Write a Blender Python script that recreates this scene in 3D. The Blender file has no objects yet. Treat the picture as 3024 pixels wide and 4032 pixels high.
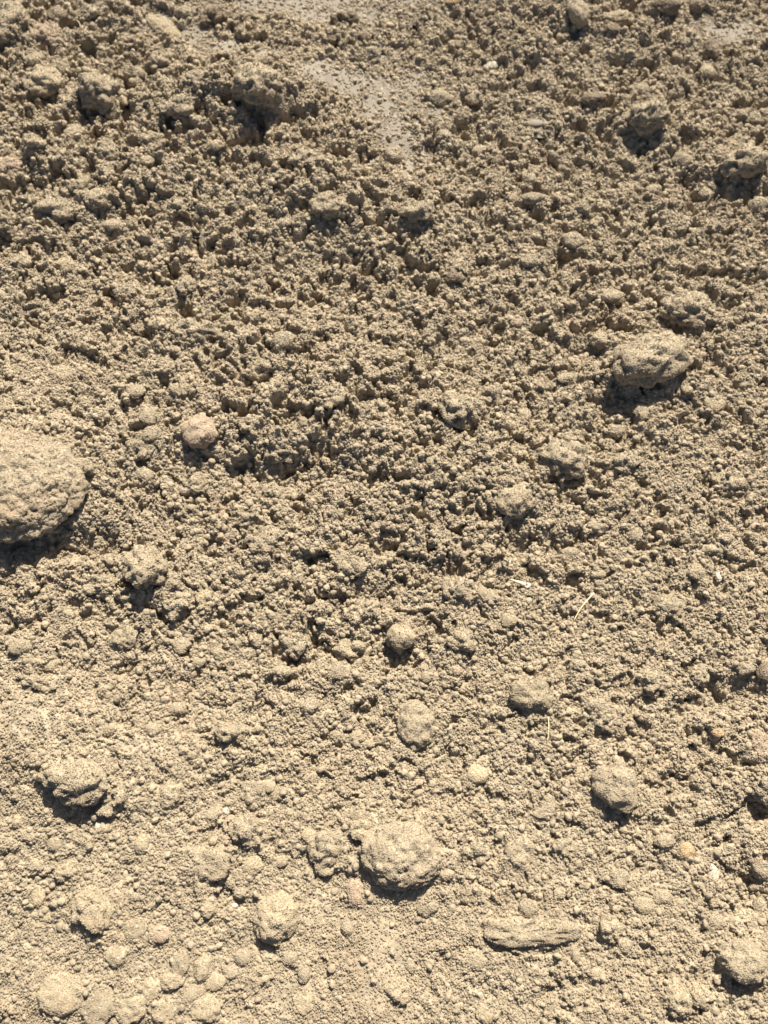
import bpy, bmesh, math, random
import numpy as np
from mathutils import Vector, Matrix

random.seed(7)
rng = np.random.default_rng(11)
scene = bpy.context.scene
COL = scene.collection

# ------------------------------------------------------------------ camera
PITCH = math.radians(72.0)          # below the horizontal
VFOV = math.radians(58.0)
DIST = 0.48                         # camera to the middle of the patch, metres
cam_loc = Vector((0.0, -DIST * math.cos(PITCH), DIST * math.sin(PITCH)))
cd = bpy.data.cameras.new('camera')
cam = bpy.data.objects.new('camera', cd)
COL.objects.link(cam)
cam.location = cam_loc
cam.rotation_euler = (math.pi / 2 - PITCH, 0, 0)
cd.sensor_fit = 'VERTICAL'
cd.sensor_height = 36.0
cd.angle_y = VFOV
cd.clip_start = 0.01
cd.clip_end = 200.0
cd.dof.use_dof = True
cd.dof.focus_distance = 0.445
cd.dof.aperture_fstop = 9.0
scene.camera = cam

# ------------------------------------------------------------------ sky, sun, exposure
SUN_ELEV = math.radians(45.0)
SUN_AZ = math.atan2(0.26, 1.0)      # clockwise from +Y
world = bpy.data.worlds.new('World')
scene.world = world
world.use_nodes = True
wn = world.node_tree
sky = wn.nodes.new('ShaderNodeTexSky')
sky.sky_type = 'NISHITA'
sky.sun_disc = False
sky.sun_elevation = SUN_ELEV
sky.sun_rotation = SUN_AZ
sky.air_density = 0.7
sky.dust_density = 1.8
sky.ozone_density = 0.4
bg = wn.nodes['Background']
bg.inputs['Strength'].default_value = 0.05
wn.links.new(sky.outputs['Color'], bg.inputs['Color'])
sl = bpy.data.lights.new('sun', 'SUN')
sl.energy = 5.0
sl.angle = math.radians(0.53)
sl.color = (1.0, 0.92, 0.80)
sun = bpy.data.objects.new('sun', sl)
COL.objects.link(sun)
sdir = Vector((math.sin(SUN_AZ) * math.cos(SUN_ELEV), math.cos(SUN_AZ) * math.cos(SUN_ELEV), math.sin(SUN_ELEV)))
sun.rotation_euler = sdir.to_track_quat('Z', 'Y').to_euler()
sun.location = sdir * 3
scene.view_settings.view_transform = 'Standard'
scene.view_settings.look = 'None'
scene.view_settings.exposure = 1.27
scene.view_settings.gamma = 1.0

# ------------------------------------------------------------------ numpy noise
def hsh(ix, iy, iz, seed):
    h = (ix.astype(np.int64) * 374761393 + iy.astype(np.int64) * 668265263 + iz * 2147483647 + seed * 974711) & 0xFFFFFFFF
    h = ((h ^ (h >> 13)) * 1274126177) & 0xFFFFFFFF
    h = ((h ^ (h >> 16)) * 2246822519) & 0xFFFFFFFF
    return ((h ^ (h >> 13)) & 0xFFFFFF).astype(np.float32) / np.float32(0xFFFFFF)

def vnoise(x, y, seed):                       # value noise, -1..1
    fx, fy = np.floor(x), np.floor(y)
    ix, iy = fx.astype(np.int64), fy.astype(np.int64)
    tx, ty = (x - fx).astype(np.float32), (y - fy).astype(np.float32)
    tx = tx * tx * tx * (tx * (tx * 6 - 15) + 10)
    ty = ty * ty * ty * (ty * (ty * 6 - 15) + 10)
    a = hsh(ix, iy, 0, seed); b = hsh(ix + 1, iy, 0, seed)
    c = hsh(ix, iy + 1, 0, seed); d = hsh(ix + 1, iy + 1, 0, seed)
    return 2 * (a + (b - a) * tx + (c - a) * ty + (a - b - c + d) * tx * ty) - 1

def fbm(x, y, seed, n=3):
    s = 0; a = 1.0; t = 0
    for k in range(n):
        s = s + a * vnoise(x * 2 ** k, y * 2 ** k, seed + 17 * k); t += a; a *= 0.5
    return s / t

def vnoise3(p, seed):
    f = np.floor(p); i = f.astype(np.int64); t = (p - f).astype(np.float32)
    t = t * t * t * (t * (t * 6 - 15) + 10)
    s = 0
    for dx in (0, 1):
        wx = t[:, 0] if dx else 1 - t[:, 0]
        for dy in (0, 1):
            wy = t[:, 1] if dy else 1 - t[:, 1]
            for dz in (0, 1):
                wz = t[:, 2] if dz else 1 - t[:, 2]
                s = s + wx * wy * wz * hsh(i[:, 0] + dx, i[:, 1] + dy, i[:, 2] + dz, seed)
    return 2 * s - 1

def balls(x, y, s, seed, lo=0.35, hi=0.8, p=1.0, flat=1.0):
    """height of a bed of round crumbs: cells of size s, one jittered ball in each"""
    fx, fy = np.floor(x / s), np.floor(y / s)
    ix, iy = fx.astype(np.int64), fy.astype(np.int64)
    out = np.zeros(x.shape, np.float32)
    lx, ly = (x / s - fx).astype(np.float32), (y / s - fy).astype(np.float32)
    for dx in (-1, 0, 1):
        for dy in (-1, 0, 1):
            cx, cy = ix + dx, iy + dy
            r = lo + (hi - lo) * hsh(cx, cy, 2, seed) ** 1.6
            if p < 1:
                r = np.where(hsh(cx, cy, 3, seed) < p, r, 0)
            ex = lx - (dx + hsh(cx, cy, 0, seed)); ey = ly - (dy + hsh(cx, cy, 1, seed))
            e = r * r - ex * ex - ey * ey
            h = np.sqrt(np.maximum(e, 0)) * (0.6 + 0.4 * hsh(cx, cy, 4, seed))
            np.maximum(out, h, out=out)
    return out * np.float32(s * flat)

def balls3(p, s, seed):
    q = p / s; f = np.floor(q); i = f.astype(np.int64); l = (q - f).astype(np.float32)
    out = np.zeros(len(p), np.float32)
    for dx in (-1, 0, 1):
        for dy in (-1, 0, 1):
            for dz in (-1, 0, 1):
                cx, cy, cz = i[:, 0] + dx, i[:, 1] + dy, i[:, 2] + dz
                r = 0.45 + 0.4 * hsh(cx, cy, cz * 5 + 2, seed)
                ex = l[:, 0] - dx - hsh(cx, cy, cz * 5, seed)
                ey = l[:, 1] - dy - hsh(cx, cy, cz * 5 + 1, seed)
                ez = l[:, 2] - dz - hsh(cx, cy, cz * 5 + 3, seed)
                np.maximum(out, r * r - ex * ex - ey * ey - ez * ez, out=out)
    return np.sqrt(out) * np.float32(s)

# ------------------------------------------------------------------ where things lie
CP, SP = math.cos(PITCH), math.sin(PITCH)
TV = math.tan(VFOV / 2); TH = TV * 0.75
def ray(u, v):                                # photograph pixel (3024 x 4032) -> direction
    a = (u / 1512.0 - 1) * TH; b = (1 - v / 2016.0) * TV
    return np.array([a, CP + b * SP, -SP + b * CP])
def flat_at(u, v, z=0.0):
    d = ray(u, v); t = (z - cam_loc.z) / d[2]
    return cam_loc.x + d[0] * t, cam_loc.y + d[1] * t, t   # t = depth along the axis
def px_size(t): return t * TV / 2016.0        # metres per photograph pixel at that depth

SCALE = 0.80
def zone_map(points):             # smooth interpolation between surveyed spots
    P = [(flat_at(u, v)[0], flat_at(u, v)[1], val) for u, v, val in points]
    def f(x, y):
        n = np.zeros(x.shape, np.float32); d = np.zeros(x.shape, np.float32)
        for px, py, val in P:
            w = 1.0 / (((x - px) ** 2 + (y - py) ** 2) + 0.0009) ** 1.5
            n += (w * val).astype(np.float32); d += w.astype(np.float32)
        return n / d * np.float32(SCALE)
    return f
# how crumbly the soil is over the patch
ROUGH = zone_map([(150, 150, 1.47), (600, 500, 1.53), (1100, 420, 1.42), (300, 1000, 1.36), (1000, 1000, 1.24),
    (1900, 250, 0.89), (2700, 300, 1.30), (2300, 700, 1.12), (2900, 900, 1.06), (2400, 1200, 1.06), (1600, 1100, 1.18),
    (200, 1500, 0.80), (700, 1400, 0.97), (1200, 1700, 1.31), (1700, 1700, 1.08), (2400, 1800, 0.91), (2900, 1700, 0.80),
    (200, 2000, 0.64), (700, 2200, 1.06), (1300, 2300, 1.11), (1900, 2200, 1.01), (2400, 2400, 0.69), (2900, 2400, 0.74),
    (150, 2700, 0.52), (700, 2800, 0.56), (1300, 2700, 0.74), (1900, 2800, 0.65), (2500, 2900, 0.65), (2950, 2900, 0.95),
    (150, 3300, 0.29), (700, 3400, 0.30), (1200, 3200, 0.39), (1900, 3300, 0.46), (2500, 3400, 0.51), (2950, 3500, 0.64),
    (100, 3900, 0.20), (700, 3900, 0.23), (1250, 3950, 0.28), (1480, 3700, 0.11), (1480, 3900, 0.09), (1850, 3900, 0.33), (2400, 3900, 0.41), (2900, 3900, 0.55)])
# broad rises (+) and hollows (-): u, v, half-width u, half-width v, height in metres
RELIEF = [(60, 1850, 300, 260, .016), (1080, 1560, 420, 260, .010), (1080, 1880, 300, 70, -.007), (1180, 1800, 120, 60, -.004),
    (1700, 1750, 350, 220, .005), (1990, 1900, 220, 160, .006), (2500, 1450, 260, 150, .006), (2330, 1390, 90, 60, -.006),
    (2480, 1560, 120, 40, -.004), (600, 600, 500, 350, .006), (1080, 350, 260, 130, .008), (1060, 520, 120, 50, -.006),
    (400, 500, 110, 60, -.006), (1400, 640, 250, 60, -.004), (1250, 780, 200, 120, .005), (1350, 2560, 260, 60, -.005),
    (1400, 2330, 160, 40, -.004), (130, 2850, 260, 130, .007), (640, 2930, 260, 130, .005), (290, 3060, 200, 110, .005),
    (1490, 3850, 115, 260, .006), (820, 3400, 260, 130, .003), (360, 3560, 130, 160, .004), (250, 3920, 200, 120, .003),
    (2990, 3520, 90, 110, -.010), (3010, 3200, 60, 60, -.008), (2900, 2720, 120, 60, -.006), (2080, 2140, 300, 40, -.003),
    (250, 2160, 260, 50, -.008), (760, 1340, 160, 50, .003), (640, 2260, 200, 110, .004), (2700, 1240, 160, 100, .005),
    (2560, 480, 150, 90, .005), (2900, 640, 180, 90, .006), (2250, 60, 130, 80, .005), (560, 330, 110, 70, -.005),
    (1300, 1450, 160, 90, .004), (1030, 1500, 60, 50, -.005), (1560, 3360, 240, 170, .004),
    (820, 420, 330, 170, .006), (1280, 640, 260, 150, .006), (1520, 830, 220, 120, .004)]
REL = []
for u, v, a, b, h in RELIEF:
    x, y, t = flat_at(u, v); s = px_size(t)
    REL.append((x, y, a * s, b * s * 1.15, h))
def macro(x, y):
    z = 0.006 * vnoise(x / 0.16 + 3.1, y / 0.16 + 1.7, 5) + 0.0022 * fbm(x / 0.05, y / 0.05, 9, 2)
    for cx, cy, a, b, h in REL:
        m = (np.abs(x - cx) < 3 * a) & (np.abs(y - cy) < 3 * b)
        if m.any():
            e = ((x[m] - cx) / a) ** 2 + ((y[m] - cy) / b) ** 2
            z[m] += (h * np.exp(-e)).astype(np.float32)
    return z
def at(u, v):                                 # point of the soil under a photograph pixel
    z = 0.0
    for _ in range(6):
        x, y, t = flat_at(u, v, z)
        z = 0.5 * z + 0.5 * float(macro(np.array([x]), np.array([y]))[0])
    x, y, t = flat_at(u, v, z)
    return x, y, z, px_size(t)

# bare smooth clay shows where the crumbs thin out
CLAY = [(1150, 25, 270, 50, .95), (640, 110, 90, 40, .9), (760, 160, 110, 40, .9), (900, 215, 130, 34, .85), (1330, 85, 230, 42, .75), (1520, 25, 240, 35, .6),
        (1280, 330, 110, 40, 1.0), (1400, 360, 130, 42, .9), (1620, 350, 90, 60, .62), (1480, 450, 70, 60, 1.0), (1560, 570, 60, 90, 1.0),
        (2890, 120, 170, 40, .65), (1610, 680, 25, 55, .7), (1080, 270, 130, 30, .75), (1690, 440, 60, 40, .5), (2110, 488, 40, 20, .7)]
CLY = []
for u, v, a, b, h in CLAY:
    x, y, t = flat_at(u, v); s = px_size(t)
    CLY.append((x, y, a * s, b * s * 1.35, h))
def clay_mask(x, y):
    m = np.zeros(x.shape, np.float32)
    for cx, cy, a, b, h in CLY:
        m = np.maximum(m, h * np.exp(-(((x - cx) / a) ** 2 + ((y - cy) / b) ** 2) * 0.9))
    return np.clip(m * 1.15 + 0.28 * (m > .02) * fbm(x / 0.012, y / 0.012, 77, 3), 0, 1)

# pockets of fine dust where the surface is smooth
DST = []
for u, v, a, b in [(1490, 3820, 130, 330), (380, 3560, 120, 110), (1100, 3950, 160, 80), (120, 2830, 200, 90), (2050, 3650, 260, 60), (640, 2950, 160, 70), (1250, 3600, 120, 90), (620, 3800, 140, 60)]:
    x, y, t = flat_at(u, v); s = px_size(t); DST.append((x, y, a * s, b * s))
def dusty(x, y):
    du = np.zeros(x.shape, np.float32)
    for cx, cy, a, b in DST: du = np.maximum(du, np.exp(-(((x - cx) / a) ** 2 + ((y - cy) / b) ** 2) ** 1.5).astype(np.float32))
    return du
def soil(x, y, mc=None):
    """full height of the crumbly surface"""
    z = macro(x, y) if mc is None else mc.copy()
    R = ROUGH(x, y)
    du = dusty(x, y) * np.clip(.85 + .5 * fbm(x / .02, y / .02, 88, 2), 0, 1)
    R = R * (1 - .85 * du)
    soft = np.clip((R - .18) / .5, 0, 1)
    cm = clay_mask(x, y)
    k = np.clip((cm - 0.22) / 0.55, 0, 1)
    R = R * (1 - 0.75 * k)
    w1 = 0.0022 * vnoise(x / 0.006, y / 0.006, 31) + 0.0007 * vnoise(x / 0.0021, y / 0.0021, 33)
    w2 = 0.0022 * vnoise(x / 0.006, y / 0.006, 32) + 0.0007 * vnoise(x / 0.0021, y / 0.0021, 34)
    X, Y = x + w1, y + w2
    low = (.30 + .62 * soft) * (1 - .55 * du)           # smoother ground is flatter but keeps its small crumbs
    S = np.clip((0.50 - R) / 0.25, 0, 1) * (1 - k)      # compact ground: flat pebbly crust
    z += R * balls(X, Y, 0.0150, 41, .25, .75, .65, .36)
    z += (R + .15 * S) * balls(X, Y, 0.0078, 42, .3, .75, .7, .50)
    z += (R + .22 * S) * balls(X, Y, 0.0042, 43, .3, .75, .75, .64)
    z += .4 * S * balls(X + .003, Y, 0.0100, 46, .2, .62, .7, .40)
    z += low * balls(X * 1.03, Y, 0.0021, 44, .35, .85, 1, .72)
    z += low * balls(x, y, 0.0011, 45, .35, .85, 1, .6)
    pit = fbm(X / 0.009, Y / 0.009, 51, 3)
    z -= R * 0.0052 * np.clip((pit - 0.20) / .18, 0, 1)
    z -= R * 0.0036 * np.clip((fbm(X / 0.0044, Y / 0.0044, 55, 2) - 0.24) / .16, 0, 1)
    z += R * 0.0012 * fbm(x / 0.0035, y / 0.0035, 61, 3)
    z += low * 0.00016 * vnoise(x / 0.0005, y / 0.0005, 63)
    z -= 0.0042 * k
    return z
CLAY_DROP = 0.0002

# ------------------------------------------------------------------ materials
def soil_mat(name, base, pale, dark, grain=0.5, bump=0.35, spec=0.25, rough=0.85, grain_scale=1500.0):
    m = bpy.data.materials.new(name); m.use_nodes = True
    nt = m.node_tree; N = nt.nodes; L = nt.links
    bs = N['Principled BSDF']
    bs.inputs['Roughness'].default_value = rough
    bs.inputs['Specular IOR Level'].default_value = spec
    tc = N.new('ShaderNodeTexCoord')
    def noise(scale, detail=2.0, rg=0.55):
        n = N.new('ShaderNodeTexNoise'); n.inputs['Scale'].default_value = scale
        n.inputs['Detail'].default_value = detail; n.inputs['Roughness'].default_value = rg
        L.new(tc.outputs['Object'], n.inputs['Vector']); return n
    def mix(fac, a, b, mode='MIX'):
        x = N.new('ShaderNodeMix'); x.data_type = 'RGBA'; x.blend_type = mode
        for sock, val in ((x.inputs[0], fac), (x.inputs[6], a), (x.inputs[7], b)):
            if isinstance(val, bpy.types.NodeSocket): L.new(val, sock)
            else: sock.default_value = val
        return x.outputs[2]
    def ramp(src, lo, hi):
        r = N.new('ShaderNodeMapRange'); r.inputs[1].default_value = lo; r.inputs[2].default_value = hi
        L.new(src, r.inputs[0]); return r.outputs[0]
    c = mix(ramp(noise(55, 4).outputs[0], .35, .7), (*base, 1), (*pale, 1))
    c = mix(ramp(noise(130, 3).outputs[0], .5, .8), c, (*dark, 1))
    c = mix(ramp(noise(28, 3).outputs[0], .45, .75), c, (base[0] * 1.02, base[1] * .95, base[2] * .92, 1))
    v = N.new('ShaderNodeTexVoronoi'); v.inputs['Scale'].default_value = grain_scale
    L.new(tc.outputs['Object'], v.inputs['Vector'])
    sep = N.new('ShaderNodeSeparateColor'); L.new(v.outputs['Color'], sep.inputs[0])
    g = N.new('ShaderNodeMapRange'); g.inputs[3].default_value = 1 - .26 * grain; g.inputs[4].default_value = 1 + .22 * grain
    L.new(sep.outputs[0], g.inputs[0])
    comb = N.new('ShaderNodeCombineColor')
    for k in range(3): L.new(g.outputs[0], comb.inputs[k])
    c = mix(1.0, c, comb.outputs[0], 'MULTIPLY')
    c = mix(ramp(sep.outputs[1], .984, .988), c, (.40, .36, .29, 1))      # quartz grains
    c = mix(ramp(sep.outputs[2], .986, .99), c, (.09, .066, .048, 1))      # dark grains
    L.new(c, bs.inputs['Base Color'])
    b = N.new('ShaderNodeBump'); b.inputs['Strength'].default_value = bump; b.inputs['Distance'].default_value = 0.0006
    L.new(noise(1900, 3, .7).outputs[0], b.inputs['Height'])
    L.new(b.outputs[0], bs.inputs['Normal'])
    return m

TAN = ((.280, .233, .160), (.332, .281, .201), (.218, .177, .119))
M = {
    'soil': soil_mat('dry_soil', *TAN),
    'pale': soil_mat('pale_dry_soil', (.312, .258, .173), (.355, .298, .208), (.25, .202, .134), grain=.4),
    'grey': soil_mat('greyish_soil', (.262, .219, .149), (.305, .258, .18), (.21, .171, .114), grain=.45),
    'dark': soil_mat('dark_soil', (0.191, 0.151, 0.103), (0.239, 0.190, 0.134), (0.132, 0.101, 0.067)),  # darker soil tone for the dark lumps and the brown chip
    'pink': soil_mat('reddish_soil', (0.311, 0.241, 0.169), (0.350, 0.281, 0.205), (0.258, 0.190, 0.130), grain=.4),
    'orange': soil_mat('ochre_stone', (.34, .245, .135), (.375, .285, .178), (.285, .195, .105), grain=.4, bump=.3),
    'yellow': soil_mat('yellowish_stone', (0.370, 0.302, 0.190), (0.410, 0.354, 0.254), (0.305, 0.241, 0.148), grain=.3, bump=.2),
    'white': soil_mat('white_pebble', (.40, .36, .285), (.45, .41, .335), (.33, .285, .215), grain=.2, bump=.15),
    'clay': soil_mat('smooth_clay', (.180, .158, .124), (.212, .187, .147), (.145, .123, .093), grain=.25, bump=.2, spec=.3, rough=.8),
}

def tag(o, label=None, cat=None, group=None, kind=None):
    for k, val in (('label', label), ('category', cat), ('group', group), ('kind', kind)):
        if val: o[k] = val
    return o
def mesh_obj(name, verts, faces, mat, loc=(0, 0, 0), smooth=True, parent=None):
    """faces: (n, 3) or (n, 4) int array"""
    me = bpy.data.meshes.new(name)
    verts = np.ascontiguousarray(verts, np.float32); faces = np.ascontiguousarray(faces, np.int32)
    nf, nc = faces.shape
    me.vertices.add(len(verts)); me.vertices.foreach_set('co', verts.ravel())
    me.loops.add(nf * nc); me.loops.foreach_set('vertex_index', faces.ravel())
    me.polygons.add(nf); me.polygons.foreach_set('loop_start', np.arange(0, nf * nc, nc, dtype=np.int32))
    try: me.polygons.foreach_set('loop_total', np.full(nf, nc, np.int32))
    except Exception: pass
    me.polygons.foreach_set('use_smooth', np.full(nf, smooth, bool))
    me.update(calc_edges=True); me.validate()
    me.materials.append(mat)
    o = bpy.data.objects.new(name, me); COL.objects.link(o); o.location = loc
    if parent: o.parent = parent
    return o


# ------------------------------------------------------------------ survey of the clods (built further down, but the soil banks up round them)
CLODS = []
def clod(*a, **k): CLODS.append((a, k))
TILE = {1: (0, 0), 2: (1512, 0), 3: (0, 1008), 4: (1512, 1008), 5: (0, 2016), 6: (1512, 2016), 7: (0, 3024), 8: (1512, 3024)}
K = 0.9114
def lay(tile, rows):
    ou, ov = TILE[tile]
    for name, cat, cx, cy, w, h, ang, rel, style, mat, label in rows:
        clod(name, label, cat, ou + cx * K, ov + cy * K, w * K, h * K, ang, rel, style, mat)
SC, PB = 'soil_clod', 'pebble'
lay(1, [
 (SC, 'clod', 40, 120, 170, 210, 0, .8, 'r', 'grey', 'dark crumbly clod cut off by the left edge in the top left corner'),
 (SC, 'clod', 195, 372, 165, 135, -10, .75, 'm', 'pale', 'pale blunt clod near the top left corner, lit brighter than its neighbours'),
 (SC, 'clod', 432, 420, 150, 140, 10, 1.25, 'r', 'soil', 'upright crumbly clod with a square black shadow, right of the pale blunt clod'),
 (SC, 'clod', 1130, 410, 225, 165, 5, 1.2, 'r', 'soil', 'wide overhanging clod with the blackest shadow below it, left of the bare clay patch'),
 (SC, 'clod', 590, 345, 110, 90, 0, .9, 'r', 'soil', 'crumbly clod over a dark hollow, between the upright and the overhanging clod'),
 (SC, 'clod', 700, 290, 100, 90, 0, .8, 'r', 'soil', 'small rough clod over a dark pit, up left of the overhanging clod'),
 (SC, 'clod', 352, 825, 105, 82, 15, .8, 'r', 'grey', 'greyish crumbly clod touching a paler one at the upper left'),
 (SC, 'clod', 432, 882, 105, 82, -10, .8, 'm', 'pale', 'pale clod just right of and below the greyish crumbly one, upper left'),
 (SC, 'clod', 250, 925, 210, 105, -8, .7, 'r', 'soil', 'long low crumbly clod lying left of the pale and greyish pair'),
 (SC, 'clod', 165, 655, 105, 85, 0, .95, 'r', 'soil', 'knobby clod with a small black shadow near the upper left edge'),
 (SC, 'clod', 460, 668, 125, 90, -20, .8, 'r', 'soil', 'slanting crumbly clod below the square black shadow'),
 (PB, 'pebble', 640, 700, 62, 48, 10, .7, 'm', 'pale', 'small pale lump right of the slanting crumbly clod'),
 (PB, 'pebble', 942, 648, 60, 46, 0, .8, 's', 'pale', 'pale round pebble alone below and left of the blackest shadow'),
 (SC, 'clod', 40, 720, 130, 95, 0, .7, 'm', 'pink', 'reddish tan clod at the left edge below the pale blunt clod'),
 (SC, 'clod', 1420, 905, 140, 105, 0, .95, 'r', 'soil', 'crumbly clod with a dark hollow under it, below the tip of the clay patch'),
 (SC, 'clod', 930, 95, 115, 85, 10, .95, 'r', 'dark', 'dark lump on the bare clay at the top edge'),
 (SC, 'clod', 1490, 100, 120, 80, -5, .9, 'r', 'dark', 'widest dark lump standing in the bare clay at the top'),
 (SC, 'clod', 760, 470, 150, 82, 12, .75, 'r', 'soil', 'flat crumbly clod just left of the blackest shadow'),
 (SC, 'clod', 200, 160, 125, 92, 0, .75, 'r', 'pink', 'reddish crumbly clod beside the dark one of the top left corner'),
 (SC, 'clod', 155, 268, 92, 70, 0, .7, 'r', 'soil', 'crumbly lump directly above the pale blunt clod'),
 (SC, 'clod', 1158, 292, 66, 50, 0, .9, 'r', 'dark', 'small dark lump above the overhanging clod at the clay margin'),
 (PB, 'pebble', 1182, 802, 42, 32, 0, .7, 's', 'pale', 'tiny pale pebble below the blackest shadow'),
 (SC, 'clod', 18, 955, 100, 100, 0, .9, 'r', 'grey', 'clod cut by the left edge, left of the long low crumbly one'),
 (PB, 'pebble', 532, 430, 36, 78, 25, .7, 's', 'pale', 'thin pale sliver standing right of the square black shadow'),
 (SC, 'clod', 1568, 172, 62, 56, 0, .95, 'r', 'dark', 'dark round lump on bare clay right of the widest dark lump'),
 (SC, 'clod', 1280, 187, 55, 42, 0, .9, 'r', 'dark', 'dark crumb on clay left of two like it, upper middle'),
 (SC, 'clod', 1432, 186, 52, 46, 0, .9, 'r', 'dark', 'dark crumb on clay below the widest dark lump'),
 (SC, 'clod', 1610, 235, 70, 52, 0, .9, 'r', 'soil', 'dark lump at the right rim of the upper clay strip'),
 (SC, 'clod', 800, 65, 70, 52, 0, .8, 'r', 'soil', 'tan lump on clay left of the dark lump at the top edge'),
 (SC, 'clod', 425, 60, 110, 80, 0, .85, 'r', 'soil', 'crumbly clod with dark foot at the top edge, left of the pale flat chip'),
 (SC, 'clod', 255, 75, 90, 75, 0, .9, 'r', 'dark', 'dark reddish lump beside the corner clod at the top edge'),
 (SC, 'clod', 860, 365, 110, 80, -15, .8, 'r', 'soil', 'crumbly clod bordering the overhanging one on its upper left'),
 (SC, 'clod', 320, 575, 90, 70, 0, .75, 'r', 'soil', 'crumbly lump left of the square black shadow'),
 (SC, 'clod', 640, 610, 110, 75, 10, .75, 'r', 'soil', 'crumbly lump right of the slanting crumbly clod and above the small pale lump'),
 (SC, 'clod', 1330, 700, 150, 75, -8, .7, 'r', 'soil', 'broad crumbly lump under a dark ledge, below the clay patch'),
 (SC, 'clod', 1230, 975, 70, 55, 0, .8, 'r', 'soil', 'little lump left of the crumbly clod with the dark hollow'),
 (SC, 'clod', 760, 905, 120, 75, 0, .7, 'r', 'soil', 'crumbly lump midway between the pale clod and the dark hollow clod'),
 (SC, 'clod', 490, 985, 90, 60, 0, .8, 'r', 'soil', 'crumbly lump with a dark foot below the pale and greyish pair'),
])
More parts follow.
